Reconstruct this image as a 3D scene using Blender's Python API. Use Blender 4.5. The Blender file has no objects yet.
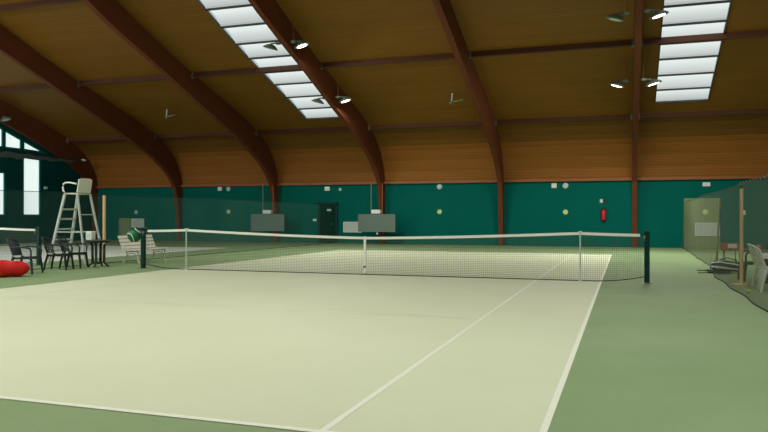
import bpy, math, random
from mathutils import Vector, Matrix
random.seed(7)
SC = bpy.context.scene
COL = SC.collection
R = math.radians

# ------------------------------------------------------------------ helpers
class MB:
    def __init__(s): s.v = []; s.f = []; s.m = []; s.sm = []
    def add(s, vs, fs, mi=0, smooth=False):
        o = len(s.v); s.v += [tuple(p) for p in vs]
        for f in fs: s.f.append(tuple(i + o for i in f)); s.m.append(mi); s.sm.append(smooth)
        return s
    def box(s, c, d, rot=None, mi=0, bev=0.0):
        hx, hy, hz = d[0] / 2, d[1] / 2, d[2] / 2
        b = min(bev, hx * .45, hy * .45, hz * .45)
        if b <= 0:
            vs = [Vector((x, y, z)) for z in (-hz, hz) for x, y in ((-hx, -hy), (hx, -hy), (hx, hy), (-hx, hy))]
            fs = [(3, 2, 1, 0), (4, 5, 6, 7), (0, 1, 5, 4), (1, 2, 6, 5), (2, 3, 7, 6), (3, 0, 4, 7)]
        else:
            vs = []; fs = []
            idx = {}
            for sx in (-1, 1):
                for sy in (-1, 1):
                    for sz in (-1, 1):
                        for ax in range(3):
                            p = [sx * (hx - b), sy * (hy - b), sz * (hz - b)]
                            p[ax] += (sx, sy, sz)[ax] * b
                            idx[(sx, sy, sz, ax)] = len(vs); vs.append(Vector(p))
            S = (-1, 1)
            for g in S:
                fs.append([idx[(g, a, c_, 0)] for a, c_ in ((-1, -1), (1, -1), (1, 1), (-1, 1))][::g])
                fs.append([idx[(a, g, c_, 1)] for a, c_ in ((-1, -1), (-1, 1), (1, 1), (1, -1))][::g])
                fs.append([idx[(a, c_, g, 2)] for a, c_ in ((-1, -1), (1, -1), (1, 1), (-1, 1))][::g])
            for a in S:
                for c_ in S:
                    fs.append((idx[(a, c_, -1, 0)], idx[(a, c_, 1, 0)], idx[(a, c_, 1, 1)], idx[(a, c_, -1, 1)]))
                    fs.append((idx[(a, -1, c_, 0)], idx[(a, 1, c_, 0)], idx[(a, 1, c_, 2)], idx[(a, -1, c_, 2)]))
                    fs.append((idx[(-1, a, c_, 1)], idx[(1, a, c_, 1)], idx[(1, a, c_, 2)], idx[(-1, a, c_, 2)]))
                    for e in S: fs.append((idx[(a, c_, e, 0)], idx[(a, c_, e, 1)], idx[(a, c_, e, 2)]))
        c = Vector(c)
        if rot is not None: vs = [rot @ p for p in vs]
        return s.add([p + c for p in vs], fs, mi)
    def bar(s, a, b, w, h, up=(0, 0, 1), mi=0, bev=0.0):
        a = Vector(a); b = Vector(b); d = b - a; L = d.length; x = d / L
        up = Vector(up)
        if abs(x.dot(up)) > .98: up = Vector((0, 1, 0)) if abs(x.y) < .9 else Vector((1, 0, 0))
        y = up.cross(x).normalized(); z = x.cross(y)
        rot = Matrix((x, y, z)).transposed()
        return s.box((a + b) / 2, (L, w, h), rot, mi, bev)
    def tube(s, pts, r, n=8, mi=0, cap=True):
        pts = [Vector(p) for p in pts]; rings = []
        for i, p in enumerate(pts):
            t = (pts[min(i + 1, len(pts) - 1)] - pts[max(i - 1, 0)]).normalized()
            up = Vector((0, 0, 1)) if abs(t.z) < .95 else Vector((1, 0, 0))
            u = up.cross(t).normalized(); w = t.cross(u)
            rr = r[i] if isinstance(r, (list, tuple)) else r
            rings.append([p + (u * math.cos(2 * math.pi * k / n) + w * math.sin(2 * math.pi * k / n)) * rr for k in range(n)])
        vs = [q for g in rings for q in g]; fs = []
        for i in range(len(pts) - 1):
            for k in range(n):
                k2 = (k + 1) % n
                fs.append((i * n + k, i * n + k2, (i + 1) * n + k2, (i + 1) * n + k))
        s.add(vs, fs, mi, True)
        if cap:
            s.add(rings[0], [tuple(range(n))[::-1]], mi); s.add(rings[-1], [tuple(range(n))], mi)
        return s
    def lathe(s, prof, c=(0, 0, 0), n=24, rot=None, mi=0, sx=1, sy=1):
        vs = []; fs = []; m = len(prof)
        for k in range(n):
            a = 2 * math.pi * k / n
            for r, z in prof:
                p = Vector((r * math.cos(a) * sx, r * math.sin(a) * sy, z))
                if rot is not None: p = rot @ p
                vs.append(p + Vector(c))
        for k in range(n):
            k2 = (k + 1) % n
            for i in range(m - 1):
                fs.append((k * m + i, k2 * m + i, k2 * m + i + 1, k * m + i + 1))
        return s.add(vs, fs, mi, True)
    def grid(s, fn, nu, nv, mi=0, smooth=True, thick=None):
        vs = [Vector(fn(i / nu, j / nv)) for i in range(nu + 1) for j in range(nv + 1)]
        w = nv + 1
        fs = [(i * w + j, (i + 1) * w + j, (i + 1) * w + j + 1, i * w + j + 1) for i in range(nu) for j in range(nv)]
        if thick:
            t = Vector(thick); N = len(vs)
            s.add(vs, fs, mi, smooth)
            s.add([p + t for p in vs], [f[::-1] for f in fs], mi, smooth)
            edge = [i * w for i in range(nu + 1)] + [nu * w + j for j in range(1, nv + 1)] + [i * w + nv for i in range(nu - 1, -1, -1)] + [j for j in range(nv - 1, 0, -1)]
            ev = [vs[k] for k in edge] + [vs[k] + t for k in edge]; n = len(edge)
            s.add(ev, [(k, (k + 1) % n, n + (k + 1) % n, n + k)[::-1] for k in range(n)], mi, False)
            return s
        return s.add(vs, fs, mi, smooth)
    def extrude(s, poly, axis, a, b, mi=0):
        def P(q, t): return (t, q[0], q[1]) if axis == 0 else ((q[0], t, q[1]) if axis == 1 else (q[0], q[1], t))
        n = len(poly)
        vs = [P(q, a) for q in poly] + [P(q, b) for q in poly]
        fs = [tuple(range(n))[::-1], tuple(range(n, 2 * n))] + [(k, (k + 1) % n, n + (k + 1) % n, n + k) for k in range(n)]
        return s.add(vs, fs, mi)
    def build(s, name, mats, parent=None, loc=None):
        me = bpy.data.meshes.new(name); me.from_pydata(s.v, [], s.f)
        if not isinstance(mats, (list, tuple)): mats = [mats]
        for m in mats: me.materials.append(m)
        me.polygons.foreach_set('material_index', s.m); me.polygons.foreach_set('use_smooth', s.sm)
        me.update()
        import bmesh
        bm = bmesh.new(); bm.from_mesh(me); bmesh.ops.recalc_face_normals(bm, faces=bm.faces); bm.to_mesh(me); bm.free()
        o = bpy.data.objects.new(name, me); COL.objects.link(o)
        if parent: o.parent = parent
        if loc: o.location = loc
        return o

def tag(o, label=None, cat=None, group=None, kind=None):
    if label: o['label'] = label
    if cat: o['category'] = cat
    if group: o['group'] = group
    if kind: o['kind'] = kind
    return o
def thing(name, label, cat, loc=(0, 0, 0), rz=0.0, group=None):
    o = bpy.data.objects.new(name, None); COL.objects.link(o)
    o.location = loc; o.rotation_euler = (0, 0, rz); o.empty_display_size = .1
    return tag(o, label, cat, group)
def struct(o): o['kind'] = 'structure'; return o
def dup(root, loc, rz=None, label=None, group=None):
    r = root.copy(); COL.objects.link(r); r.location = loc
    if rz is not None: r.rotation_euler = (0, 0, rz)
    if label: r['label'] = label
    if group: r['group'] = group
    for ch in list(root.children):
        c = ch.copy(); COL.objects.link(c); c.parent = r
        for g in list(ch.children):
            d = g.copy(); COL.objects.link(d); d.parent = c
    return r

# ------------------------------------------------------------------ materials
def lin(c):
    def f(x):
        x /= 255.
        return x / 12.92 if x <= .04045 else ((x + .055) / 1.055) ** 2.4
    return (f(c[0]), f(c[1]), f(c[2]), 1)
def mat(name, rgb, rough=.6, metal=0, spec=.3, noise=0.0, scale=4.0, emit=None, es=0, lin_in=False):
    m = bpy.data.materials.new(name); m.use_nodes = True
    nt = m.node_tree; b = nt.nodes['Principled BSDF']
    c = rgb if lin_in else lin(rgb)
    b.inputs['Base Color'].default_value = c
    b.inputs['Roughness'].default_value = rough; b.inputs['Metallic'].default_value = metal
    b.inputs['Specular IOR Level'].default_value = spec
    if noise:
        tc = nt.nodes.new('ShaderNodeTexCoord'); n = nt.nodes.new('ShaderNodeTexNoise')
        n.inputs['Scale'].default_value = scale; n.inputs['Detail'].default_value = 5
        nt.links.new(tc.outputs['Object'], n.inputs['Vector'])
        r = nt.nodes.new('ShaderNodeMix'); r.data_type = 'RGBA'
        r.inputs['A'].default_value = tuple(x * (1 - noise) for x in c[:3]) + (1,)
        r.inputs['B'].default_value = tuple(min(1, x * (1 + noise)) for x in c[:3]) + (1,)
        nt.links.new(n.outputs['Fac'], r.inputs['Factor'])
        nt.links.new(r.outputs['Result'], b.inputs['Base Color'])
    if emit:
        b.inputs['Emission Color'].default_value = lin(emit); b.inputs['Emission Strength'].default_value = es
    return m
def board_mat(name, c1, c2, freq, rough=.55, axis='arc'):
    """timber boards running along X: fine dark joints across the roof arc (object Y/Z)"""
    m = bpy.data.materials.new(name); m.use_nodes = True
    nt = m.node_tree; N = nt.nodes; L = nt.links; b = N['Principled BSDF']
    b.inputs['Roughness'].default_value = rough; b.inputs['Specular IOR Level'].default_value = .25
    tc = N.new('ShaderNodeTexCoord'); sp = N.new('ShaderNodeSeparateXYZ'); L.new(tc.outputs['Object'], sp.inputs[0])
    a = N.new('ShaderNodeMath'); a.operation = 'SUBTRACT'; L.new(sp.outputs['Y'], a.inputs[0]); L.new(sp.outputs['Z'], a.inputs[1])
    s = N.new('ShaderNodeMath'); s.operation = 'MULTIPLY'; L.new(a.outputs[0], s.inputs[0]); s.inputs[1].default_value = freq
    fr = N.new('ShaderNodeMath'); fr.operation = 'FRACT'; L.new(s.outputs[0], fr.inputs[0])
    lt = N.new('ShaderNodeMath'); lt.operation = 'LESS_THAN'; L.new(fr.outputs[0], lt.inputs[0]); lt.inputs[1].default_value = .16
    fl = N.new('ShaderNodeMath'); fl.operation = 'FLOOR'; L.new(s.outputs[0], fl.inputs[0])
    wn = N.new('ShaderNodeTexWhiteNoise'); wn.noise_dimensions = '1D'; L.new(fl.outputs[0], wn.inputs['W'])
    mp = N.new('ShaderNodeMapping'); mp.inputs['Scale'].default_value = (.25, 1.6, 1.6); L.new(tc.outputs['Object'], mp.inputs[0])
    no = N.new('ShaderNodeTexNoise'); no.inputs['Scale'].default_value = 1.4; no.inputs['Detail'].default_value = 4; L.new(mp.outputs[0], no.inputs['Vector'])
    ad = N.new('ShaderNodeMath'); ad.operation = 'MULTIPLY_ADD'; L.new(wn.outputs['Value'], ad.inputs[0]); ad.inputs[1].default_value = .35; L.new(no.outputs['Fac'], ad.inputs[2])
    mx = N.new('ShaderNodeMix'); mx.data_type = 'RGBA'; mx.inputs['A'].default_value = lin(c1); mx.inputs['B'].default_value = lin(c2)
    sb = N.new('ShaderNodeMath'); sb.operation = 'SUBTRACT'; sb.use_clamp = True; L.new(ad.outputs[0], sb.inputs[0]); sb.inputs[1].default_value = .17
    L.new(sb.outputs[0], mx.inputs['Factor'])
    dk = N.new('ShaderNodeMix'); dk.data_type = 'RGBA'; L.new(mx.outputs['Result'], dk.inputs['A']); dk.inputs['B'].default_value = tuple(x * .70 for x in lin(c1)[:3]) + (1,)
    L.new(lt.outputs[0], dk.inputs['Factor']); L.new(dk.outputs['Result'], b.inputs['Base Color'])
    return m
def net_mat(name, rgb, alpha, nscale=1.0, var=.1):
    """fine netting as see-through cloth: part transparent, part diffuse cord"""
    m = bpy.data.materials.new(name); m.use_nodes = True
    nt = m.node_tree; N = nt.nodes; L = nt.links; N.remove(N['Principled BSDF'])
    d = N.new('ShaderNodeBsdfDiffuse'); d.inputs[0].default_value = lin(rgb)
    t = N.new('ShaderNodeBsdfTransparent'); mx = N.new('ShaderNodeMixShader')
    tc = N.new('ShaderNodeTexCoord'); no = N.new('ShaderNodeTexNoise'); no.inputs['Scale'].default_value = nscale
    mp = N.new('ShaderNodeMapping'); mp.inputs['Scale'].default_value = (1, 2.2, .25)
    L.new(tc.outputs['Object'], mp.inputs[0]); L.new(mp.outputs[0], no.inputs['Vector'])
    mr = N.new('ShaderNodeMapRange'); mr.inputs['From Min'].default_value = .3; mr.inputs['From Max'].default_value = .7
    mr.inputs['To Min'].default_value = alpha - var; mr.inputs['To Max'].default_value = alpha + var
    L.new(no.outputs['Fac'], mr.inputs['Value']); L.new(mr.outputs[0], mx.inputs[0])
    L.new(t.outputs[0], mx.inputs[1]); L.new(d.outputs[0], mx.inputs[2]); L.new(mx.outputs[0], N['Material Output'].inputs[0])
    return m
def pane_mat(name, rgb, s0, s1, dirv):
    """milky roof panel lit by the sky: glow follows how the panel faces the brighter sky"""
    m = bpy.data.materials.new(name); m.use_nodes = True
    nt = m.node_tree; N = nt.nodes; L = nt.links; N.remove(N['Principled BSDF'])
    e = N.new('ShaderNodeEmission'); e.inputs[0].default_value = lin(rgb)
    g = N.new('ShaderNodeNewGeometry'); dp = N.new('ShaderNodeVectorMath'); dp.operation = 'DOT_PRODUCT'
    dp.inputs[1].default_value = dirv; L.new(g.outputs['True Normal'], dp.inputs[0])
    ab = N.new('ShaderNodeMath'); ab.operation = 'ABSOLUTE'; L.new(dp.outputs['Value'], ab.inputs[0])
    mr = N.new('ShaderNodeMapRange'); mr.inputs['From Min'].default_value = .75; mr.inputs['From Max'].default_value = 1.0
    mr.inputs['To Min'].default_value = s0; mr.inputs['To Max'].default_value = s1
    L.new(ab.outputs[0], mr.inputs['Value']); L.new(mr.outputs[0], e.inputs[1]); L.new(e.outputs[0], N['Material Output'].inputs[0])
    return m
def floor_mat(name, c1, c2, scale, rough=.5, spec=.3):
    m = bpy.data.materials.new(name); m.use_nodes = True
    nt = m.node_tree; N = nt.nodes; L = nt.links; b = N['Principled BSDF']
    b.inputs['Roughness'].default_value = rough; b.inputs['Specular IOR Level'].default_value = spec
    tc = N.new('ShaderNodeTexCoord'); n1 = N.new('ShaderNodeTexNoise'); n1.inputs['Scale'].default_value = scale; n1.inputs['Detail'].default_value = 6
    n1.inputs['Roughness'].default_value = .6
    L.new(tc.outputs['Object'], n1.inputs['Vector'])
    n2 = N.new('ShaderNodeTexNoise'); n2.inputs['Scale'].default_value = 90; n2.inputs['Detail'].default_value = 2; L.new(tc.outputs['Object'], n2.inputs['Vector'])
    a = N.new('ShaderNodeMath'); a.operation = 'MULTIPLY_ADD'; L.new(n2.outputs['Fac'], a.inputs[0]); a.inputs[1].default_value = .3; L.new(n1.outputs['Fac'], a.inputs[2])
    mr = N.new('ShaderNodeMapRange'); mr.inputs['From Min'].default_value = .4; mr.inputs['From Max'].default_value = .9; L.new(a.outputs[0], mr.inputs['Value'])
    mx = N.new('ShaderNodeMix'); mx.data_type = 'RGBA'; mx.inputs['A'].default_value = lin(c1); mx.inputs['B'].default_value = lin(c2)
    L.new(mr.outputs[0], mx.inputs['Factor']); L.new(mx.outputs['Result'], b.inputs['Base Color'])
    return m

M = {}
M['green'] = floor_mat('green acrylic floor', (124, 148, 103), (144, 166, 123), .35, .7, .15)
M['pale'] = floor_mat('pale green court', (206, 212, 180), (214, 220, 190), .3, .7, .12)
M['pale2'] = floor_mat('pale grey green court', (222, 230, 218), (230, 236, 226), .3, .7, .12)
M['line'] = mat('court line paint', (232, 236, 216), .6)
M['worn'] = mat('worn line paint', (218, 223, 196), .6)
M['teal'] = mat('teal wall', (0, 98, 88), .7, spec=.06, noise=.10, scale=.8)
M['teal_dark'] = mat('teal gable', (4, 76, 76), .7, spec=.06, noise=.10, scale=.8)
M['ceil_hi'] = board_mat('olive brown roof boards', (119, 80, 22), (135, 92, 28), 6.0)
M['ceil_bounce_mid'] = board_mat('brown boards with light graded in', (114, 76, 28), (130, 88, 34), 6.0)  # middle step, roof brightness graded into the board colour
M['ceil_bounce_lo'] = board_mat('orange brown boards with floor bounce', (144, 91, 36), (164, 103, 42), 6.0)  # light bounced off the floor put into the orange board colour
M['beam'] = mat('glued timber beam', (106, 57, 36), .6, spec=.15, noise=.14, scale=2.5)
M['purlin'] = mat('timber purlin', (88, 54, 38), .6, noise=.12, scale=3)
M['eave'] = mat('eave batten timber', (150, 92, 50), .5, noise=.1, scale=3)
M['steel'] = mat('dull steel', (120, 130, 118), .5, .4)
M['sky_frame'] = mat('skylight bar', (70, 72, 68), .6)
M['pane'] = pane_mat('milky skylight panel', (240, 250, 246), .50, .92, (0.0, .12, .993))
M['win'] = mat('bright window pane', (240, 250, 248), .4, emit=(236, 250, 248), es=.86)
M['teal_frame'] = mat('teal window frame', (30, 120, 112), .5)
M['post'] = mat('dark green post', (6, 54, 48), .5, spec=.2)
M['tape'] = mat('white net tape', (236, 238, 226), .7)
M['stick'] = mat('pale metal stick', (196, 210, 200), .4, .2)
M['cord'] = mat('net cord', (84, 98, 80), .8)
M['hem'] = mat('dark hem cord', (34, 48, 40), .8)
M['curtain'] = net_mat('divider netting', (116, 126, 104), .36, .7, .06)
M['curtain_l'] = net_mat('far divider netting', (90, 126, 112), .15, .7, .03)
M['wood_pole'] = mat('light wooden pole', (230, 188, 140), .55, noise=.12, scale=6)
M['black'] = mat('black plastic', (24, 34, 32), .42, spec=.5)
M['navy'] = mat('dark grey blue plastic', (38, 50, 58), .45, spec=.5)
M['table'] = mat('dark table top', (64, 76, 70), .3, spec=.5)
M['white_pl'] = mat('white plastic', (226, 228, 212), .45, spec=.4)
M['bench'] = mat('white painted slats', (228, 226, 212), .5, noise=.05, scale=6)
M['bench_leg'] = mat('cream cast iron', (206, 204, 178), .5)
M['alu'] = mat('pale painted metal', (196, 203, 194), .45, .0, noise=.06, scale=8)
M['red'] = mat('red bag nylon', (206, 26, 26), .55, noise=.2, scale=5)
M['red_dark'] = mat('dark red trim', (120, 14, 16), .6)
M['strap'] = mat('pale red strap', (226, 96, 84), .6)
M['cream'] = mat('cream print', (222, 190, 160), .6)
M['ball_green'] = mat('deep green ball', (12, 104, 66), .4, spec=.5, noise=.15, scale=3)
M['white'] = mat('white enamel', (232, 236, 230), .5)
M['grey_panel'] = mat('grey guard panel', (104, 122, 112), .6, noise=.05, scale=4)
M['board'] = mat('pale grey board', (196, 204, 194), .6, noise=.05, scale=2)
M['olive'] = mat('olive panel', (132, 148, 108), .6, noise=.06, scale=2)
M['dot'] = mat('pale yellow dot', (206, 226, 150), .6)
M['glow'] = mat('lit lamp face', (250, 250, 245), .4, emit=(255, 250, 240), es=7.0)
M['pale_lamp'] = mat('pale bulkhead lens', (190, 214, 206), .4)
M['door'] = mat('dark green door', (4, 50, 40), .7, spec=.1)
M['ext'] = mat('extinguisher red', (200, 40, 52), .35, spec=.5)
M['dark'] = mat('dark metal', (40, 44, 42), .5)
M['brownred'] = mat('reddish brown wood', (168, 96, 72), .55, noise=.1, scale=8)
M['yellow'] = mat('tennis ball felt', (214, 232, 90), .8)
M['orange'] = mat('orange plastic', (230, 104, 50), .5)
M['housing'] = mat('lamp housing', (112, 126, 110), .45, .2)
M['rail'] = mat('dark rail', (58, 62, 60), .6)
M['wrap'] = mat('wrapped grey netting', (92, 100, 98), .8, noise=.3, scale=5)

# ------------------------------------------------------------------ roof profile
WY = 18.85
PRO = [(0, 11.6), (2.9, 10.55), (5.8, 9.46), (6.9, 9.03), (8.5, 8.43), (10.3, 7.82), (12.1, 7.27), (14.1, 6.66), (15.3, 6.27), (16.2, 5.92), (17.0, 5.54), (17.6, 5.18), (18.1, 4.74), (18.45, 4.26), (18.7, 3.74), (18.85, 3.15)]
INN = [(0, 10.95), (2.9, 9.85), (4.2, 9.05), (5.6, 8.46), (7.4, 7.84), (9.0, 7.28), (10.6, 6.70), (12.4, 6.05), (14.05, 5.47), (15.3, 4.98), (16.2, 4.60), (16.9, 4.22), (17.45, 3.85), (17.9, 3.45), (18.2, 3.05), (18.36, 2.5), (18.5, 1.6), (18.62, 0)]
def zr(y):
    y = abs(y)
    for (a, b), (c, d) in zip(PRO, PRO[1:]):
        if y <= c: return b + (d - b) * (y - a) / (c - a)
    return PRO[-1][1]
ARCH = [6.36 - 6.165 * k for k in range(-3, 5)] + [-24.22]
XL, XR = -24.4, 24.98
SKY = [(-8.8, -6.85), (7.14, 9.15)]
SKY_BACK = [(-21.2, -19.2)]        # strip added on the unseen other slope to brighten the far left court
SY = [3.4, 4.55, 5.65, 6.72, 7.76, 8.86, 9.9, 11.05, 12.12, 13.33, 14.5, 15.5]

# ceiling (cells left open where the skylights are)
ysamp = sorted(set([p[0] for p in PRO] + SY + [1.5, 2.2, 15.9, 16.6, 17.3, 17.85, 18.3, 18.6]))
xs = sorted(set([XL, XR] + [x for s in SKY + SKY_BACK for x in s]))
mb = MB()
for sgn in (1, -1):
    for a, b in zip(ysamp, ysamp[1:]):
        for x0, x1 in zip(xs, xs[1:]):
            if any(abs(x0 - s[0]) < 1e-6 for s in (SKY if sgn > 0 else SKY + SKY_BACK)) and SY[0] - 1e-6 <= a and b <= SY[-1] + 1e-6: continue
            vs = [(x0, sgn * a, zr(a)), (x1, sgn * a, zr(a)), (x1, sgn * b, zr(b)), (x0, sgn * b, zr(b))]
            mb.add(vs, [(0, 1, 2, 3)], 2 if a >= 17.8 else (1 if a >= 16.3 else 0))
struct(mb.build('ceiling', [M['ceil_hi'], M['ceil_bounce_mid'], M['ceil_bounce_lo']]))

# floor, court surfaces
mb = MB(); mb.box(((XL + XR) / 2, 0, -.1), (XR - XL + .4, 2 * WY + .4, .2)); struct(mb.build('floor', M['green']))
def court(cx, m, mats_line, name, faint):
    mb = MB(); z = .002
    def rect(x0, x1, y0, y1, mi, zz): mb.add([(cx + x0, y0, zz), (cx + x1, y0, zz), (cx + x1, y1, zz), (cx + x0, y1, zz)], [(0, 1, 2, 3)], mi)
    rect(-5.485, 5.485, -11.885, 11.885, 0, z); z2 = .004
    w = .05
    f = 2 if faint else 1
    rect(5.485 - w, 5.485, -11.885, 11.885, f, z2); rect(4.115 - w, 4.115, -11.885, 11.885, f, z2)
    rect(-5.485, -5.485 + w, -11.885, 11.885, 2, z2); rect(-4.115, -4.115 + w, -11.885, 11.885, 2, z2)
    rect(-5.485, 5.485 - w, -11.885, -11.885 + .06, f, z2 + .001); rect(-5.485, 5.485 - w, 11.885 - .06, 11.885, f, z2 + .001)
    rect(-4.065, 4.065, -6.425, -6.375, 2, z2); rect(-4.065, 4.065, 6.375, 6.425, 2, z2)
    struct(mb.build(name, [m, M['line'], M['worn']]))
court(0, M['pale'], None, 'court_surface', False)
court(-16.4, M['pale2'], None, 'court_surface', True)
court(16.6, M['pale2'], None, 'court_surface', True)

# walls
mb = MB(); mb.box(((XL + XR) / 2, WY + .1, 1.6), (XR - XL + .6, .2, 3.2)); struct(mb.build('wall_back', M['teal']))
mb = MB(); mb.box(((XL + XR) / 2, -WY - .1, 1.6), (XR - XL + .6, .2, 3.2)); struct(mb.build('wall_front', M['teal']))
prof_poly = [(-y, z) for y, z in PRO[::-1]] + [(y, z) for y, z in PRO[1:]]
gpoly = [(-WY, 0)] + prof_poly + [(WY, 0)]
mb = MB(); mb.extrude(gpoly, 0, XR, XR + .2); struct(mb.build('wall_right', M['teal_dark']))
# left gable with window openings cut through
from mathutils.geometry import tessellate_polygon
def ztop(y): return zr(y) - 1.05 + .02 * abs(y - 12)      # sloping heads below the gable arch
WIN = []
for i in range(6):      # row of sloping-head panes under the arch, five of them left of the two in view
    y1 = 13.42 - .08 - 1.17 * i; y0 = y1 - 1.01
    WIN.append([(y0, 4.98), (y1, 4.98), (y1, 5.47 + (13.34 - y1) * .36), (y0, 5.47 + (13.34 - y0) * .36)])
WIN.insert(0, [(13.53, 4.98), (14.60, 4.95), (15.30, 4.78), (14.55, 5.06), (13.53, 5.42)])
WIN.append([(13.5, 1.48), (14.64, 1.48), (14.64, 4.72), (13.5, 4.72)])
WIN.append([(11.15, 1.48), (12.30, 1.48), (12.30, 3.66), (11.15, 3.66)])
WIN.append([(8.8, 1.48), (9.95, 1.48), (9.95, 3.66), (8.8, 3.66)])
loops = [[Vector((y, z, 0)) for y, z in gpoly]] + [[Vector((y, z, 0)) for y, z in w] for w in WIN]
tri = tessellate_polygon(loops)
flat = [p for l in loops for p in l]
mb = MB(); mb.add([(XL, p.x, p.y) for p in flat], [tuple(t) for t in tri])
mb.add([(XL - .2, p.x, p.y) for p in flat], [tuple(t)[::-1] for t in tri])
for w in WIN:
    n = len(w); mb.add([(XL, y, z) for y, z in w] + [(XL - .2, y, z) for y, z in w], [(k, (k + 1) % n, n + (k + 1) % n, n + k) for k in range(n)])
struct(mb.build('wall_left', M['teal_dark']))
for i, w in enumerate(WIN):
    fr = MB(); n = len(w)
    for k in range(n):
        a, b = w[k], w[(k + 1) % n]
        if math.hypot(a[0] - b[0], a[1] - b[1]) > .05: fr.bar((XL - .03, a[0], a[1]), (XL - .03, b[0], b[1]), .07, .07, (1, 0, 0))
    t = struct(fr.build('window_%d' % (i + 1), M['teal_frame']))
    p = MB(); p.add([(XL - .08, y, z) for y, z in w], [tuple(range(n))]); p.build('pane', M['win'], t)

# arches
def arch(x):
    w = .11; mb = MB()
    o = [(y, z - .01) for y, z in PRO]; o += [(WY - .01, 0)]
    for sgn in (1, -1):
        poly = [(sgn * y, z) for y, z in o] + [(sgn * y, z) for y, z in INN[::-1]]
        # quads between outer and inner curve
        def samp(c, n):
            L = [0]
            for a, b in zip(c, c[1:]): L.append(L[-1] + math.hypot(b[0] - a[0], b[1] - a[1]))
            out = []
            for i in range(n + 1):
                t = L[-1] * i / n
                for k in range(len(c) - 1):
                    if t <= L[k + 1] + 1e-9:
                        u = (t - L[k]) / max(1e-9, L[k + 1] - L[k]); out.append((c[k][0] + (c[k + 1][0] - c[k][0]) * u, c[k][1] + (c[k + 1][1] - c[k][1]) * u)); break
            return out
        A = samp(o, 60); B = samp(INN, 60)
        vs = []
        for (ya, za), (yb, zb) in zip(A, B):
            vs += [(x - w, sgn * ya, za), (x + w, sgn * ya, za), (x + w, sgn * yb, zb), (x - w, sgn * yb, zb)]
        fs = []
        for i in range(60):
            for k in range(4):
                k2 = (k + 1) % 4; fs.append((4 * i + k, 4 * i + k2, 4 * i + 4 + k2, 4 * i + 4 + k))
        fs.append((240, 241, 242, 243))
        mb.add(vs, fs)
    return struct(mb.build('roof_beam', M['beam']))
for x in ARCH: arch(x)
# purlins per bay, with steel hangers
for y in (16.35, 10.66, 5.3, -5.3, -10.66, -16.35):
    for x0, x1 in zip(ARCH[1:], ARCH):
        a, b = x0 + .11, x1 - .11
        sl = math.atan2(zr(y + .2) - zr(y - .2), .4)
        mb = MB(); mb.box(((a + b) / 2, y, zr(y) - .11), (b - a, .12, .22), Matrix.Rotation(sl, 3, 'X'))
        p = struct(mb.build('roof_purlin', M['purlin']))
        if y > 0:
            mb = MB()
            for xe in (a + .04, b - .04): mb.box((xe, y - .02, zr(y) - .12), (.08, .15, .25), Matrix.Rotation(sl, 3, 'X'))
            mb.build('steel_hanger', M['steel'], p)
# eave battens
for i, sgn in enumerate((1, -1)):
    mb = MB()
    for x0, x1 in zip(ARCH[1:], ARCH): mb.box(((x0 + x1) / 2, sgn * 18.76, 3.17), (x1 - x0 - .23, .16, .13))
    struct(mb.build('trim_%d' % (i + 1), M['eave']))

# skylights
for si, (x0, x1) in enumerate(SKY + SKY_BACK):
    for sgn in ((1, -1) if si < 2 else (-1,)):  # strips on the unseen slope are added for light
        t = thing('skylight', ('long skylight strip of white panels beside the arch left of the middle of the roof', 'long skylight strip of white panels just right of the straight-on arch')[si] if sgn > 0 else
                  ('skylight strip of white panels added on the unseen slope behind the camera, left one', 'skylight strip of white panels added on the unseen slope behind the camera, right one', 'skylight strip of white panels added on the unseen slope over the far left court')[si], 'skylight')
        fr = MB()
        for j, y in enumerate(SY):
            fr.bar((x0, sgn * y, zr(y) + .0), (x1, sgn * y, zr(y) + .0), .07, .10)
        for x in (x0, x1):
            for a, b in zip(SY, SY[1:]): fr.bar((x, sgn * a, zr(a)), (x, sgn * b, zr(b)), .025, .10)
        fr.build('frame', M['sky_frame'], t)
        for a, b in zip(SY, SY[1:]):
            pm = MB()
            def fn(u, v, a=a, b=b, sgn=sgn):
                y = a + (b - a) * v
                z = zr(a) + (zr(b) - zr(a)) * v + .20 * math.sin(math.pi * v) ** .8 - .02
                return (x0 + (x1 - x0) * u, sgn * y, z)
            pm.grid(fn, 1, 12); pm.build('panel', M['pane'], t)

# ------------------------------------------------------------------ back wall fittings
def wallbox(name, label, cat, x, z, w, h, m, d=.06, bez=None, group=None):
    t = thing(name, label, cat, (x, WY - .001, z), 0, group)
    b = MB(); b.box((0, -d / 2, 0), (w, d, h), bev=.012); b.build('housing', bez or m, t)
    b = MB(); b.box((0, -d - .004, 0), (w * .82, .012, h * .8), bev=.004); b.build('lens', m, t)
    return t
def walldisc(name, label, cat, x, z, r, m, d=.05, group=None):
    b = MB(); b.lathe([(0, 0), (r, 0), (r, d * .6), (r * .85, d), (0, d)], (0, 0, 0), 20, Matrix.Rotation(R(90), 3, 'X'))
    return tag(b.build(name, m, None, (x, WY - .001, z)), label, cat, group)
wallbox('emergency_light', 'white square light box on the wall in the bay left of the left pillar panel', 'light', -15.7, 2.97, .26, .22, M['white'])
wallbox('emergency_light', 'white square light box on the teal wall above the dark green door', 'light', -9.12, 2.9, .3, .22, M['white'])
wallbox('emergency_light', 'white square light box on the wall in the bay with the fire extinguisher', 'light', 2.72, 2.91, .25, .23, M['white'])
wallbox('emergency_light', 'wide white light box on the wall above the right-hand netting', 'light', 9.42, 2.88, .32, .18, M['white'])
walldisc('round_wall_lamp', 'round pale wall lamp beside the light box left of the left pillar panel', 'light', -15.16, 2.96, .13, M['pale_lamp'])
walldisc('round_wall_lamp', 'round pale wall lamp right of the light box above the dark green door', 'light', -8.38, 2.85, .09, M['pale_lamp'])
walldisc('round_wall_lamp', 'round pale wall lamp alone high in the middle bay of the wall', 'light', -2.95, 2.93, .14, M['pale_lamp'])
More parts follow.
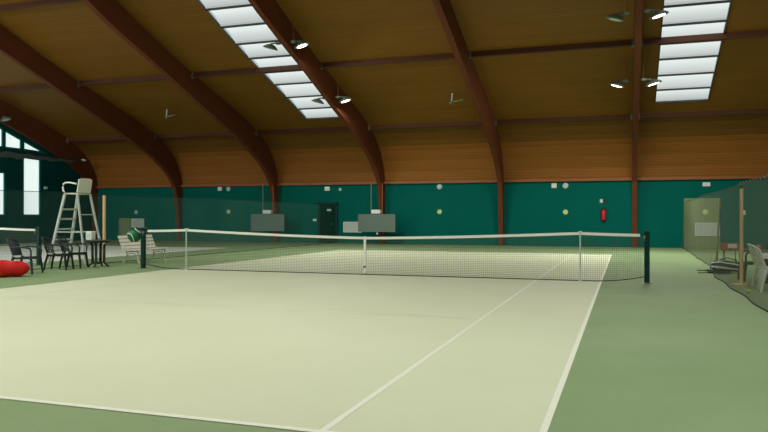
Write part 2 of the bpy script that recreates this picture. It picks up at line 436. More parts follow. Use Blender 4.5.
walldisc('round_wall_lamp', 'round pale wall lamp above the yellow disc near the fire extinguisher', 'light', 3.25, 2.9, .14, M['pale_lamp'])
walldisc('wall_disc', 'pale yellow disc on the teal wall left of the left pillar panel', 'disc', -15.16, 1.68, .12, M['dot'], .02)
walldisc('wall_disc', 'pale yellow disc on the teal wall in the middle bay', 'disc', -2.95, 1.66, .12, M['dot'], .02)
walldisc('wall_disc', 'pale yellow disc on the teal wall in the bay with the fire extinguisher', 'disc', 3.25, 1.64, .125, M['dot'], .02)
walldisc('wall_disc', 'pale yellow disc on the tall olive panel behind the netting', 'disc', 9.38, 1.63, .13, M['dot'], .06)
walldisc('wall_disc', 'pale grey disc on the wall above the olive board beyond the white bench', 'disc', -21.38, 1.66, .12, M['pale_lamp'], .02)
# door
b = MB()
for x in (-.5, .5): b.box((x, -.04, 1.07), (.12, .09, 2.14))
b.box((0, -.04, 2.12), (1.12, .09, .10)); t = struct(b.build('door_1', M['post'], None, (-9.07, WY, 0)))
b = MB(); b.box((0, -.03, 1.03), (.88, .05, 2.04), bev=.008); lf = b.build('leaf', M['door'], t)
b = MB(); b.tube([(.34, -.05, 1.02), (.34, -.11, 1.02), (.24, -.11, 1.02)], .012); b.build('handle', M['steel'], lf)
b = MB(); b.box((0, 0, 0), (.24, .02, .11), bev=.005); tag(b.build('door_sign', M['pale_lamp'], None, (-9.0, WY - .075, 1.76)), 'small pale plate high on the dark green door', 'sign')
b = MB(); b.box((0, 0, 0), (.2, .03, .12), bev=.006); tag(b.build('wall_switch', M['white'], None, (-9.86, WY - .018, 1.23)), 'small white box on the wall left of the dark green door', 'switch')
# boards
def board(x, z, w, h, label, dy=.0):
    t = thing('white_board', label, 'board', (x, WY - dy, z))
    b = MB(); b.box((0, -.02, 0), (w, .03, h), bev=.006); b.build('panel', M['board'], t)
    b = MB()
    for s in (-1, 1): b.box((s * w / 2, -.025, 0), (.025, .045, h + .02)); b.box((0, -.025, s * h / 2), (w, .045, .025))
    b.build('frame', M['white'], t)
board(-7.68, .86, 1.0, .53, 'pale board on the wall just left of the right pillar panel')
board(9.45, .86, 1.0, .56, 'pale board low on the olive panel behind the netting', .04)
board(-21.25, 1.02, .85, .5, 'pale board on the wall just right of the olive board beyond the white bench')
b = MB(); b.box((0, -.02, 1.13), (1.5, .04, 2.26), bev=.01)
for x in (-.73, 0, .73): b.box((x, -.025, 1.13), (.03, .05, 2.26))
tag(b.build('wall_panel', M['olive'], None, (9.23, WY, 0)), 'tall olive green panel standing at the back wall behind the right-hand netting', 'panel')
b = MB(); b.box((0, -.02, .66), (.85, .04, 1.3), bev=.01)
for x in (-.41, .41): b.box((x, -.025, .66), (.03, .05, 1.32))
tag(b.build('wall_panel', M['olive'], None, (-22.15, WY, 0)), 'olive green board at the back wall beyond the backrest of the white bench', 'panel')
# fire extinguisher
t = thing('fire_extinguisher', 'red fire extinguisher hanging on the teal wall', 'fire extinguisher', (5.0, WY, 1.26))
b = MB(); b.lathe([(0, 0), (.085, 0), (.095, .03), (.095, .40), (.07, .47), (.03, .50), (0, .50)], (0, -.12, 0), 18); b.build('cylinder', M['ext'], t)
b = MB(); b.lathe([(.02, .49), (.035, .50), (.035, .56), (0, .57)], (0, -.12, 0), 12); b.bar((0, -.12, .56), (.1, -.14, .60), .03, .02); b.build('valve', M['dark'], t)
b = MB(); b.tube([(.03, -.12, .54), (-.10, -.13, .50), (-.13, -.14, .3), (-.12, -.14, .12)], .014); b.build('hose', M['dark'], t)
b = MB(); b.box((-.02, -.015, .25), (.26, .03, .60)); b.build('bracket', M['dark'], t)
b = MB(); b.box((-.06, 0, 0), (.14, .03, .16), mi=0); b.box((.09, 0, 0), (.16, .03, .16), mi=1)
tag(b.build('wall_sign', [M['pale_lamp'], M['dark']], None, (4.95, WY - .018, 2.16)), 'small half pale half dark plate above the fire extinguisher', 'sign')
# panels with box and pipes at two pillars
def panel_unit(x, y, label, z0=.66, z1=1.52, wl=1.0, wr=.95):
    t = thing('heater_unit', label, 'wall unit', (x, y, 0))
    b = MB(); b.box((( wr - wl) / 2, -.1, (z0 + z1) / 2), (wl + wr, .06, z1 - z0), bev=.012); b.build('front_panel', M['grey_panel'], t)
    b = MB()
    for s in (z0, z1): b.box(((wr - wl) / 2, -.135, s), (wl + wr + .02, .03, .03))
    for s in (-wl, wr): b.box((s, -.135, (z0 + z1) / 2), (.03, .03, z1 - z0))
    b.build('panel_frame', M['steel'], t)
    b = MB(); b.box((-.06, -.02, 1.66), (.48, .3, .2), bev=.02); b.build('top_box', M['white'], t)
    for px, r in ((-.36, .028), (.24, .022)):
        b = MB(); b.tube([(px, .0, 1.5), (px, .0, 3.12)], r, 10); b.build('pipe', M['steel'] if px < 0 else M['eave'], t)
    for xx in (-.5, .45): b = MB(); b.bar((xx, -.06, 1.2), (xx * .2, .9, 1.2), .04, .04); b.build('bracket', M['dark'], t)
    return t
panel_unit(-12.03, 17.75, 'grey panel with white box and pipes on the pillar left of the green door')
u = panel_unit(-5.88, 17.75, 'grey panel with white box and pipes on the pillar right of the green door')
b = MB(); b.lathe([(0, 0), (.05, .01), (.05, .1), (0, .11)], (0, -.1, .5), 12); b.tube([(0, -.1, .6), (0, -.1, .68)], .02); b.build('lamp', M['pale_lamp'], u)

# ------------------------------------------------------------------ floodlights and ceiling fittings
FLOOD_W = 240
BACK_W = 93
def flood(x, y, z, side, lit, label):
    """side -1 throws left, +1 throws right"""
    t = thing('floodlight', label, 'floodlight', (x, y, z), 0, 'floodlights hung beside the arches')
    tl = Matrix.Rotation(R(-16 * side), 3, 'Y')
    b = MB()
    prof = [(.0, .12), (.10, .115), (.17, .085), (.26, .02), (.30, -.02), (.305, -.04)]
    b.lathe(prof, (side * .12, 0, 0), 24, tl, sx=1.0, sy=.72); b.build('reflector', M['housing'], t)
    b = MB(); b.lathe([(.19, -.045), (.30, -.04)], (side * .12, 0, 0), 24, tl, sx=1.0, sy=.72); b.build('face_ring', M['housing'], t)
    b = MB(); b.lathe([(0, -.05), (.20, -.05)], (side * .12, 0, 0), 24, tl, sx=1.0, sy=.72); b.build('lamp_face', M['glow'] if lit else M['pale_lamp'], t)
    b = MB(); b.tube([(-side * .22, 0, .16), (-side * .1, 0, .15), (side * .12, 0, .13)], .03); b.box((-side * .2, 0, .14), (.2, .16, .1), bev=.02); b.build('ballast', M['steel'], t)
    if lit:
        ld = bpy.data.lights.new('flood_light', 'AREA'); ld.shape = 'DISK'; ld.size = .38; ld.energy = FLOOD_W if y > 0 else BACK_W; ld.color = (1, .98, .90)
        lo = bpy.data.objects.new('flood_light', ld); COL.objects.link(lo); lo.parent = t
        lo.location = (side * .12, 0, -.07); lo.rotation_euler = (0, R(-16 * side), 0)
    L = zr(y) - z
    b = MB(); b.tube([(-side * .22, 0, .16), (-side * .22, 0, L)], .014, 6); b.build('rod', M['eave'], t)
    return t
for (ax, nm) in ((6.3, 'the straight-on arch'), (-5.94, 'the arch beside the left skylight')):
    for (y, z, hl) in ((7.6, 7.72, 'higher'), (11.9, 6.36, 'lower')):
        for side, sn in ((-1, 'left'), (1, 'right')):
            lit = not (side < 0 and hl == 'higher' and ax > 0) and not (side < 0 and ax < 0)
            flood(ax + side * .52, y, z, side, lit, '%s floodlight hung at the %s side of %s' % (hl, sn, nm))
flood(-24.05, 11.9, 6.36, 1, False, 'floodlight under the dark gable arch above the end windows')
# unseen floodlights added on the other slope to brighten the near half
for (ax, nm) in ((.195, 'the middle arch'),):
    for (y, z, hl) in ((-7.6, 7.72, 'higher'), (-11.9, 6.36, 'lower')):
        for side, sn in ((-1, 'left'), (1, 'right')):
            flood(ax + side * .52, y, z, side, True, '%s %s added floodlight by %s over the near half' % (hl, sn, nm))
def roof_bracket(x, y, label):
    t = thing('roof_bracket', label, 'bracket', (x, y, zr(y) - .02))
    b = MB(); b.tube([(0, 0, 0), (-.04, 0, -.36)], .03); b.build('stem', M['pale_lamp'], t)
    b = MB(); b.lathe([(0, -.05), (.07, -.04), (.08, 0), (.05, .05), (0, .06)], (-.05, 0, -.4), 14); b.build('cap', M['housing'], t)
    b = MB(); b.bar((-.03, 0, -.38), (.46, 0, -.30), .05, .04); b.build('arm', M['steel'], t)
    return t
roof_bracket(-15.6, 13.8, 'small pale bracket with side arm under the roof in the left bay')
roof_bracket(-1.1, 13.8, 'small pale bracket with side arm under the roof in the middle bay')
# rail with wrapped netting before the gable
t = thing('net_rail', 'long dark horizontal rail with wrapped grey bundle crossing the end windows', 'rail', (-23.6, 0, 4.62))
b = MB(); b.tube([(0, 17.2, 0), (0, 2, 0)], .05, 10); b.build('rail', M['rail'], t)
b = MB(); pts = []; rr = []
for i in range(60):
    y = 16.2 - i * .24; pts.append((0, y, -.10 - .03 * math.sin(i * 1.3))); rr.append(.05 + min(.09, i * .006) + .02 * math.sin(i * 2.1))
b.tube(pts, rr, 10); b.build('bundle', M['wrap'], t)
b = MB(); b.lathe([(0, -.06), (.16, -.03), (.18, .02), (.08, .07), (0, .08)], (0, 17.0, .02), 16); b.build('end_lamp', M['white'], t)
for y in (15.8, 12.8, 9.8):
    b = MB(); b.bar((0, y, 0), (-.8, y, .12), .05, .05); b.build('bracket', M['rail'], t)
wl = MB(); wl.box((.05, 0, 0), (.1, .22, .16), bev=.02); tag(wl.build('gable_lamp', M['pale_lamp'], None, (XL, 14.99, 2.98)), 'small pale lamp on the dark gable wall right of the tall window', 'light')

# ------------------------------------------------------------------ nets
def ztape(x):
    x = abs(x)
    if x <= 5.03:
        u = x / 5.03; return .914 + .156 * (u ** 1.15) - .012 * math.sin(math.pi * u)
    return 1.07 - .03 * math.sin(math.pi * (x - 5.03) / 1.37 * .5)
def zbot(x):
    x = abs(x)
    return .015 if x < 5.3 else .015 + .13 * ((x - 5.3) / 1.1) ** 2
def tennis_net(cx, label, sticks=True, first=True):
    t = thing('tennis_net', label, 'tennis net', (cx, 0, 0))
    b = MB(); n = 284; h = .0022
    for i in range(n + 1):
        x = -6.32 + 12.64 * i / n
        b.add([(x - h, 0, zbot(x)), (x + h, 0, zbot(x)), (x + h, 0, ztape(x) - .02), (x - h, 0, ztape(x) - .02)], [(0, 1, 2, 3)])
    ng = 64; rows = 23
    for j in range(rows + 1):
        vs = []
        for i in range(ng + 1):
            x = -6.32 + 12.64 * i / ng; z = zbot(x) + (ztape(x) - .03 - zbot(x)) * j / rows
            vs += [(x, .0015, z - h), (x, .0015, z + h)]
        b.add(vs, [(2 * i, 2 * i + 2, 2 * i + 3, 2 * i + 1) for i in range(ng)])
    b.build('mesh', M['cord'], t)
    b = MB(); vs = []
    nn = 90
    for i in range(nn + 1):
        x = -6.26 + 12.52 * i / nn; z = ztape(x)
        vs += [(x, -.014, z - .055), (x, -.016, z), (x, 0, z + .006), (x, .016, z), (x, .014, z - .055)]
    b.add(vs, [(5 * i + k, 5 * i + 5 + k, 5 * i + 6 + k, 5 * i + 1 + k) for i in range(nn) for k in range(4)])
    b.build('tape', M['tape'], t)
    b = MB(); b.tube([(x * .2, 0, zbot(x * .2)) for x in range(-32, 33)], .011, 6); b.build('bottom_cord', M['hem'], t)
    b = MB()
    b.box((0, -.022, .46), (.05, .006, .9)); b.box((0, .022, .46), (.05, .006, .9)); b.box((0, 0, .925), (.05, .05, .012)); b.build('centre_strap', M['tape'], t)
    b = MB(); b.box((0, 0, .02), (.09, .07, .04), bev=.008); b.build('strap_anchor', M['steel'], t)
    b = MB(); b.box((0, -.03, .2), (.065, .02, .05), bev=.005); b.build('strap_buckle', M['steel'], t)
    return t
tennis_net(0, 'tennis net with white tape across the near court')
tennis_net(-16.38, 'tennis net of the far left court, its white tape end behind the black chairs')
def post(x, label, inner):
    t = thing('net_post', label, 'net post', (x, 0, 0), 0, 'dark green tennis net posts')
    b = MB(); b.box((0, 0, .545), (.11, .11, 1.09), bev=.012); b.build('post', M['post'], t)
    b = MB(); b.box((0, 0, 1.095), (.12, .12, .03), bev=.01); b.build('cap', M['black'], t)
    b = MB(); b.box((0, 0, .006), (.2, .2, .012), bev=.004); b.build('floor_sleeve', M['steel'], t)
    b = MB(); b.lathe([(0, 0), (.03, 0), (.03, .03), (0, .03)], (inner * .05, -.06, .98), 12, Matrix.Rotation(R(90), 3, 'X')); b.tube([(inner * .05, -.09, .98), (inner * .05, -.09, .90)], .008); b.build('winder', M['steel'], t)
    b = MB(); b.tube([(inner * .05, 0, 1.05), (inner * .16, 0, 1.05)], .008); b.build('cable', M['hem'], t)
post(6.4, 'dark green net post at the right end of the near net', -1)
post(-6.4, 'dark green net post at the left end of the near net, beside the ball', 1)
post(-9.98, 'dark net post of the far left court behind the black chairs', -1)
def stick(x, label):
    t = thing('singles_stick', label, 'net stick', (x, -.02, 0))
    b = MB(); b.tube([(0, 0, 0), (0, 0, 1.075)], .018, 10); b.build('stick', M['stick'], t)
    b = MB(); b.box((0, .01, 1.085), (.07, .07, .02), bev=.006); b.build('top_fork', M['white'], t)
    b = MB(); b.lathe([(0, 0), (.06, 0), (.05, .012), (0, .016)], (0, 0, 0), 14); b.build('foot', M['stick'], t)
stick(5.03, 'thin pale stick propping the net tape near the right net post')
stick(-5.03, 'thin pale stick propping the net tape near the left net post')

# ------------------------------------------------------------------ divider netting with poles
def curtain(xb, xt, y0, y1, m, label, ht):
    """xb(y): where the hem lies on the floor, xt: the plane of the top cable"""
    t = thing('divider_net', label, 'divider net', (0, 0, 0))
    def top(y): return ht - .03 * math.sin((y % 8) / 8 * math.pi)
    b = MB()
    def fn(u, v):
        y = y0 + (y1 - y0) * u; x0 = xb(y) + .025 * math.sin(y * 2.3)
        return (x0 + (xt(y) - x0) * v, y, .012 + (top(y) - .012) * v)
    b.grid(fn, 160, 6); b.build('netting', m, t)
    n = 160
    b = MB(); b.tube([fn(i / n, 0) for i in range(n + 1)], .010, 6); b.build('bottom_hem', M['hem'], t)
    b = MB(); b.tube([fn(i / n, 1) for i in range(n + 1)], .009, 6); b.build('top_cable', M['hem'], t)
    return t
def ss(a, b, y):
    u = max(0, min(1, (y - a) / (b - a))); return u * u * (3 - 2 * u)
cr = curtain(lambda y: 7.95 + .33 * ss(1.2, 7.5, y) + .14 * ss(8, 18, y), lambda y: 8.19 + .24 * ss(4, 17, y), -18.6, 18.6, M['curtain'], 'see-through green netting along the right side of the court', 2.09)
cl = curtain(lambda y: -8.78, lambda y: -8.78, -18.6, 18.6, M['curtain_l'], 'see-through netting behind the bench and black chairs', 2.08)
b = MB()
for i in range(32):
    y = .1 - i * .36; p = (8.185, y, 2.05); q = (8.185, y - .18, 2.12); r_ = (8.185, y - .36, 2.05); b.bar(p, q, .008, .010); b.bar(q, r_, .008, .010)
b.build('stitched_heading', M['steel'], cr)
b = MB()
for i in range(9):
    x = 7.95 - .3 * random.random(); y = 2.9 + 1.2 * random.random()
    b.tube([(x + (.5 * k / 3) + .05 * random.random(), y + .3 * random.random() - .1 * k, .015 + .035 * random.random()) for k in range(4)], .010, 5)
b.build('bunched_hem', M['hem'], cr)
def pole(x, y, label, base, h=2.0):
    t = thing('wooden_pole', label, 'pole', (x, y, 0), 0, 'wooden poles of the divider nets')
    b = MB(); b.tube([(0, 0, 0), (0, 0, h)], .036 if base else .042, 14); b.build('shaft', M['wood_pole'], t)
    if base: b = MB(); b.lathe([(0, 0), (.19, 0), (.19, .015), (.06, .03), (0, .03)], (0, 0, 0), 22); b.build('base_plate', M['wood_pole'], t)
    b = MB(); b.tube([(0, 0, h - .02), (0, 0, h + .1)], .02, 8); b.build('hook', M['hem'], t)
    if base: b = MB(); b.box((.05, -.02, h - .5), (.04, .05, .1), bev=.01); b.build('clip', M['white'], t)
pole(8.25, .25, 'light wooden pole on a round base holding the right-hand netting', True)
pole(-8.58, 1.04, 'light wooden pole behind the round table at the left', False, 2.03)
# a second, thin pole further back on the right
b = MB(); b.tube([(8.62, 7.9, 0), (8.72, 7.9, 2.0)], .035, 10); tag(b.build('thin_pole', M['olive'], None), 'thin pale leaning pole behind the netting beside the wall board', 'pole')

# ------------------------------------------------------------------ furniture
def plastic_chair(label, m, loc, rz, lattice=True, group=None):
    """faces +X at rz = 0"""
    t = thing('plastic_chair', label, 'chair', loc, rz, group)
    W = .25
    b = MB()
    def seat(u, v): 
        x = -.22 + .46 * u; y = (-1 + 2 * v) * (.235 - .02 * (1 - u))
        return (x, y, .43 - .02 * math.sin(math.pi * v) - .025 * (1 - u) - .03 * max(0, u - .85) / .15)
    b.grid(seat, 8, 8, thick=(0, 0, -.025)); b.build('seat', m, t)
    # backrest leaning back, round top
    def bp(s, h):   # s -1..1 across, h 0..1 up
        x = -.21 - .13 * h + .05 * (s * s - 1) * -1 * -.6
        return Vector((x - .05 * (1 - s * s), s * (.205 + .035 * h), .44 + .42 * h))
    def htop(s): return 1 - .16 * abs(s) ** 2.5
    b = MB()
    if lattice:
        for k in range(7):
            s = -.78 + .26 * k
            pts = [bp(s, htop(s) * i / 6) for i in range(7)]
            for p, q in zip(pts, pts[1:]): b.bar(p, q, .026, .014, (1, 0, 0))
        for h in (.06, .36, .66):
            pts = [bp(-1 + .25 * i, h) for i in range(9)]
            for p, q in zip(pts, pts[1:]): b.bar(p, q, .02, .04, (1, 0, 0))
        for h in (.21, .51): 
            pts = [bp(-.9 + .3 * i, h + (.06 if i % 2 else -.06)) for i in range(7)]
            for p, q in zip(pts, pts[1:]): b.bar(p, q, .016, .026, (1, 0, 0))
    else:
        b.grid(lambda u, v: bp(-.97 + 1.94 * u, htop(-1 + 2 * u) * v), 12, 8, thick=(-.012, 0, 0))
    rim = [bp(-1, 0.02 + .84 * i / 5) for i in range(6)] + [bp(-1 + .2 * i, htop(-1 + .2 * i)) for i in range(1, 10)] + [bp(1, .86 - .84 * i / 5) for i in range(6)]
    b.tube(rim, .020, 7); b.build('backrest', m, t)
    for s in (-1, 1):
        b = MB(); b.tube([(-.26, s * .235, .64), (-.1, s * .275, .665), (.1, s * .285, .655), (.21, s * .28, .63), (.245, s * .275, .56), (.235, s * .262, .44)], [.018, .022, .024, .024, .022, .02], 8); b.build('armrest', m, t)
        b = MB(); b.tube([(.225, s * .245, .43), (.255, s * .262, .2), (.275, s * .275, 0)], [.034, .03, .024], 8)
        b.build('leg', m, t)
        b = MB(); b.tube([(-.2, s * .22, .43), (-.26, s * .245, .2), (-.29, s * .26, 0)], [.034, .03, .024], 8); b.build('leg', m, t)
    b = MB()
    for s in (-1, 1): b.bar((.22, s * .235, .39), (-.2, s * .215, .385), .02, .05)
    b.bar((.22, -.23, .39), (.22, .23, .39), .02, .05); b.build('seat_apron', m, t)
    return t
G1 = 'dark plastic chairs beside the round table'
plastic_chair('dark grey blue plastic armchair with solid backrest behind the red bag', M['navy'], (-7.98, -2.42, 0), R(20), False, G1)
c2 = plastic_chair('black lattice-back plastic armchair between the solid-backed one and its twin', M['black'], (-8.18, -1.14, 0), R(24), True, G1)
dup(c2, (-8.30, -.47, 0), R(22), 'black lattice-back plastic armchair nearest the round table', G1)

def round_table(label, loc, h=.75, r=.34):
    t = thing('round_table', label, 'table', loc)
    b = MB(); b.lathe([(0, h - .03), (r - .01, h - .03), (r, h - .02), (r, h - .006), (r - .008, h), (0, h)], (0, 0, 0), 32); b.build('tabletop', M['table'], t)
    b = MB(); b.lathe([(r - .07, h - .07), (r - .04, h - .07), (r - .04, h - .03), (r - .07, h - .03), (r - .07, h - .07)], (0, 0, 0), 28); b.build('apron', M['black'], t)
    for k in range(4):
        a = R(20 + 90 * k); c, s = math.cos(a), math.sin(a)
        b = MB(); b.tube([(c * .25, s * .25, h - .04), (c * .165, s * .165, h - .14), (c * .16, s * .16, .12), (c * .26, s * .26, .03), (c * .31, s * .31, 0.012)], [.03, .036, .036, .03, .02], 8); b.build('leg', M['black'], t)
    b = MB(); b.lathe([(.12, .1), (.17, .1), (.17, .13), (.12, .13), (.12, .1)], (0, 0, 0), 20); b.build('leg_ring', M['black'], t)
    return t
round_table('dark round plastic table with a white box on it', (-7.98, .1, 0))
b = MB(); b.box((0, 0, .12), (.2, .18, .24), bev=.015, mi=0); b.box((.0, -.092, .12), (.12, .006, .1), mi=1)
tag(b.build('box', [M['white'], M['pale_lamp']], None, (-8.14, -.02, .751)), 'small white box standing on the dark round table', 'box')
b = MB(); b.lathe([(0, 0), (.03, 0), (.034, .11), (.03, .11), (.027, .01), (0, .01)], (0, 0, 0), 14)
tag(b.build('cup', M['pale_lamp'], None, (-7.98, .12, .751)), 'small pale cup beside the white box on the dark round table', 'cup')

# umpire chair, facing -X
t = thing('umpire_chair', 'tall white metal umpire chair with ladder rungs behind the black chairs', 'umpire chair', (-9.44, .93, 0))
A = 'alu'
ft = [(-.24, s * .26, 2.06) for s in (-1, 1)]; fb = [(-.72, s * .40, 0) for s in (-1, 1)]
rt = [(.22, s * .26, 2.06) for s in (-1, 1)]; rb = [(.63, s * .40, 0) for s in (-1, 1)]
def mixp(a, b, u): return tuple(a[i] + (b[i] - a[i]) * u for i in range(3))
for i in range(2):
    b = MB(); b.bar(fb[i], ft[i], .055, .085, (1, 0, 0), bev=.008); b.build('front_leg', M[A], t)
    b = MB(); b.bar(rb[i], rt[i], .055, .055, (1, 0, 0), bev=.008); b.build('rear_leg', M[A], t)
for z in (.40, .72, 1.03, 1.33, 1.62):
    u = z / 2.06; b = MB(); b.bar(mixp(fb[0], ft[0], u), mixp(fb[1], ft[1], u), .1, .05, bev=.006); b.build('rung', M[A], t)
for z in (.95, 1.46):
    u = z / 2.06; b = MB(); b.bar(mixp(rb[0], rt[0], u), mixp(rb[1], rt[1], u), .03, .03); b.build('rear_brace', M[A], t)
for i in range(2):
    u = .95 / 2.06; b = MB(); b.bar(mixp(fb[i], ft[i], u), mixp(rb[i], rt[i], u), .03, .03); b.build('side_brace', M[A], t)
b = MB(); b.box((0, 0, 2.08), (.5, .54, .04), bev=.015); b.build('seat', M['white_pl'], t)
b = MB(); b.grid(lambda u, v: (.22 + .07 * v + .03 * (2 * u - 1) ** 2 * -1, -.27 + .54 * u, 2.10 + .43 * v * (1 - .10 * abs(2 * u - 1) ** 4)), 10, 5, thick=(.035, 0, 0)); b.build('backrest', M['white_pl'], t)
for s in (-1, 1):
    b = MB(); b.tube([(.22, s * .3, 2.36), (0, s * .31, 2.40), (-.16, s * .31, 2.40), (-.25, s * .31, 2.36), (-.27, s * .31, 2.27), (-.25, s * .31, 2.16), (-.2, s * .29, 2.09)], .026, 10); b.build('armrest', M['white_pl'], t)

# bench, long axis Y, faces +X
t = thing('park_bench', 'white slatted bench with cream legs beside the left net post', 'bench', (-8.06, 2.22, 0))
BL = .80
for x, z in ((.24, .40), (.15, .405), (.06, .40), (-.03, .39), (-.12, .385)):
    b = MB(); b.box((x, 0, z), (.075, 2 * BL, .028), bev=.008); b.build('seat_slat', M['bench'], t)
for k in range(4):
    z = .47 + .105 * k; b = MB(); b.box((-.20 - .045 * k, 0, z), (.028, 2 * BL, .09), Matrix.Rotation(R(-22), 3, 'Y'), bev=.008); b.build('back_slat', M['bench'], t)
for y in (-BL + .16, BL - .16):
    b = MB()
    b.tube([(.31, y, 0), (.25, y, .1), (.22, y, .22), (.27, y, .33), (.28, y, .375)], [.03, .022, .022, .022, .026], 8)
    b.tube([(-.27, y, 0), (-.2, y, .1), (-.14, y, .22), (-.15, y, .33), (-.21, y, .45), (-.37, y, .82)], [.03, .022, .022, .022, .022, .018], 8)
    b.tube([(.28, y, .365), (0, y, .365), (-.17, y, .36)], .02, 8)
    b.tube([(.22, y, .22), (.1, y, .30), (.03, y, .31), (-.05, y, .30), (-.14, y, .22)], .016, 8)
    b.build('iron_leg', M['bench_leg'], t)
# big green ball on the bench
t = thing('green_ball', 'large dark green ball with a white curved seam mounted beside the left net post', 'ball', (-6.67, -.02, .90))
def sph(r, nu=32, nv=20):
    b = MB(); prof = [(r * math.sin(math.pi * i / nv), -r * math.cos(math.pi * i / nv)) for i in range(nv + 1)]; b.lathe(prof, (0, 0, 0), nu); return b
sph(.19).build('ball', M['ball_green'], t)
b = MB(); pts = []
for i in range(97):
    a = 2 * math.pi * i / 96; A_, B_ = .75, .25
    p = Vector((A_ * math.cos(a) + B_ * math.cos(3 * a), A_ * math.sin(a) - B_ * math.sin(3 * a), 2 * math.sqrt(A_ * B_) * math.sin(2 * a)))
    pts.append(p.normalized() * .19)
rotm = Matrix.Rotation(R(28), 3, 'Z') @ Matrix.Rotation(R(60), 3, 'X')
b.tube([rotm @ p for p in pts], .013, 6, cap=False); b.build('seam', M['white'], t)
b = MB(); b.bar((-.02, 0, .17), (.05, 0, .2), .05, .03); b.bar((.05, 0, .2), (.215, 0, .13), .04, .025); b.build('holder', M['post'], t)
# red bags
def blob_bag(name, label, loc, rz, L, W, H, m):
    t = thing(name, label, 'bag', loc, rz)
    b = MB(); n = 14; k = 20; vs = []
    for i in range(n + 1):
        u = -1 + 2 * i / n; e = max(.02, (1 - abs(u) ** 5)) ** .5
        for j in range(k):
            a = 2 * math.pi * j / k; c, s = math.cos(a), math.sin(a)
            w = W / 2 * e * (abs(c) ** .8) * (1 if c > 0 else -1); h = H / 2 * e * (abs(s) ** .8) * (1 if s > 0 else -1)
            wob = 1 + .06 * math.sin(3.1 * u * 3 + 2 * a) + .04 * math.sin(7 * u + a)
            vs.append((u * L / 2, w * wob, max(0.0, H / 2 + h * wob * (1 - .15 * u))))
    fs = [(i * k + j, i * k + (j + 1) % k, (i + 1) * k + (j + 1) % k, (i + 1) * k + j) for i in range(n) for j in range(k)] + [tuple(range(k)), tuple(range(n * k, n * k + k))]
    b.add(vs, fs, 0, True); b.build('body', m, t)
    return t
t = blob_bag('sports_bag', 'bulky red bag lying on the floor before the dark chair', (-7.64, -3.34, 0), R(48), 1.0, .46, .38, M['red'])
b = MB(); b.tube([(-.35, -.05, .36), (-.15, -.14, .35), (.15, -.14, .33), (.32, -.04, .31)], .018, 6); b.build('strap', M['strap'], t)
b = MB(); b.tube([(-.46, .02, .33), (-.2, .03, .378), (.2, .03, .36), (.45, .02, .26)], .008, 6); b.build('zip', M['cream'], t)
b = MB(); b.box((-.22, -.205, .13), (.26, .02, .06), Matrix.Rotation(R(0), 3, 'X'), bev=.008); b.build('print', M['cream'], t)
t = blob_bag('pouch', 'small red pouch at the left picture edge before the bulky red bag', (-7.12, -4.38, 0), R(40), .36, .24, .13, M['red'])
b = MB(); b.tube([(-.14, 0, .115), (0, .01, .135), (.14, 0, .11)], .008, 6); b.build('zip', M['red_dark'], t)

# ------------------------------------------------------------------ things behind the right netting
t = blob_bag('racket_bag', 'black racket bag with white stripes lying behind the right-hand netting', (8.44, 3.75, .02), R(-12), .82, .34, .28, M['black'])
def bag_pt(u, a, L=.82, W=.34, H=.28, k=1.0):
    e = max(.02, (1 - abs(u) ** 5)) ** .5; c, q = math.cos(a), math.sin(a)
    w = W / 2 * e * (abs(c) ** .8) * (1 if c > 0 else -1); h = H / 2 * e * (abs(q) ** .8) * (1 if q > 0 else -1)
    wob = 1 + .06 * math.sin(3.1 * u * 3 + 2 * a) + .04 * math.sin(7 * u + a)
    return (u * L / 2 * k, w * wob * k, max(0.0, H / 2 + h * wob * (1 - .15 * u) * k))
for a0, a1 in ((R(176), R(192)), (R(132), R(146))):
    b = MB(); b.grid(lambda u, v: bag_pt(-.93 + 1.75 * u, a0 + (a1 - a0) * v + .5 * u * u, k=1.03), 24, 4); b.build('stripe', M['white'], t)
b = MB(); b.tube([(-.2, -.05, .3), (0, -.08, .36), (.2, -.05, .29)], .016, 6); b.build('handle', M['black'], t)
t = thing('folding_stand', 'reddish brown stand on thin legs with a pale sheet on its tilted top', 'stand', (8.66, 5.25, 0))
b = MB(); b.box((0, 0, .60), (.46, .24, .035), Matrix.Rotation(R(55), 3, 'X'), bev=.01); tp = b.build('tilted_top', M['brownred'], t)
b = MB(); b.box((.06, -.02, .617), (.22, .13, .012), Matrix.Rotation(R(55), 3, 'X')); b.build('pale_sheet', M['board'], tp)
for x, y in ((-.16, .12), (.16, .12), (-.14, -.1), (.14, -.1)):
    b = MB(); b.tube([(x * .9, y * .3, .57), (x, y * 1.4, 0)], .013, 6); b.build('leg', M['steel'], t)
tb = round_table('dark round table behind the right-hand netting and wooden pole', (8.90, .56, 0), .70, .32)
G2 = 'plastic chairs behind the right netting'
dup(c2, (8.68, 1.42, 0), R(184), 'black plastic chair behind the wooden pole at right', G2)
w1 = plastic_chair('white plastic armchair just right of the wooden pole', M['white_pl'], (8.72, -.24, 0), R(3), True, G2)
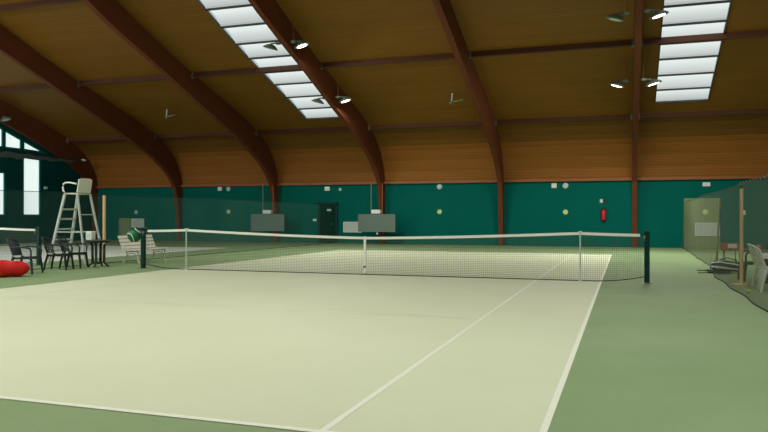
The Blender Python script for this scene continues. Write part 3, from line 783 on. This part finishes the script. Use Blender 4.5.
dup(w1, (8.68, -1.10, 0), R(-6), 'white plastic armchair cut by the right picture edge', G2)
b = sph(.033, 16, 10); tag(b.build('tennis_ball', M['yellow'], None, (8.13, -1.45, .033)), 'yellow tennis ball on the floor at the foot of the right-hand netting', 'ball')
for i, (x, y) in enumerate(((8.60, .50), (8.62, .64), (8.68, .80))):
    b = MB(); b.lathe([(0, 0), (.035, 0), (.037, .07), (.02, .10), (.018, .12), (0, .12)], (0, 0, 0), 14)
    tag(b.build('bottle', M['orange'] if i != 1 else M['white'], None, (x, y, .701)), ('left orange bottle on the dark table behind the white chairs', 'white bottle between two orange ones on the dark table', 'right orange bottle on the dark table behind the white chairs')[i], 'bottle', 'bottles on the dark table')

# fill lamps added under the unseen skylights of the other roof slope
for (x0, x1), watt in zip(SKY + SKY_BACK, (800, 560, 3000)):
    ld = bpy.data.lights.new('skylight_fill', 'AREA'); ld.shape = 'RECTANGLE'; ld.size = x1 - x0 - .1; ld.size_y = 12.6; ld.energy = watt; ld.color = (.97, 1, .95)
    lo = bpy.data.objects.new('skylight_fill', ld); COL.objects.link(lo)
    y0, y1 = -SY[0], -SY[-1]; lo.location = ((x0 + x1) / 2, (y0 + y1) / 2, (zr(y0) + zr(y1)) / 2 - .12)
    lo.rotation_euler = (math.atan((zr(y1) - zr(y0)) / (y1 - y0)), 0, 0)
# ------------------------------------------------------------------ world, camera, look
w = bpy.data.worlds.new('World'); SC.world = w; w.use_nodes = True
w.node_tree.nodes['Background'].inputs[0].default_value = (.75, .85, .9, 1); w.node_tree.nodes['Background'].inputs[1].default_value = .6
cam = bpy.data.cameras.new('Camera'); co = bpy.data.objects.new('Camera', cam); COL.objects.link(co)
cam.sensor_width = 36; cam.lens = 709.9 / 768 * 36; cam.clip_end = 200; cam.clip_start = .05
co.location = (5.968, -16.112, 1.406)
co.rotation_euler = (R(90.063), R(-.06), R(18.79))
SC.camera = co
SC.view_settings.view_transform = 'Standard'
SC.view_settings.look = 'None'
SC.view_settings.exposure = 0.0
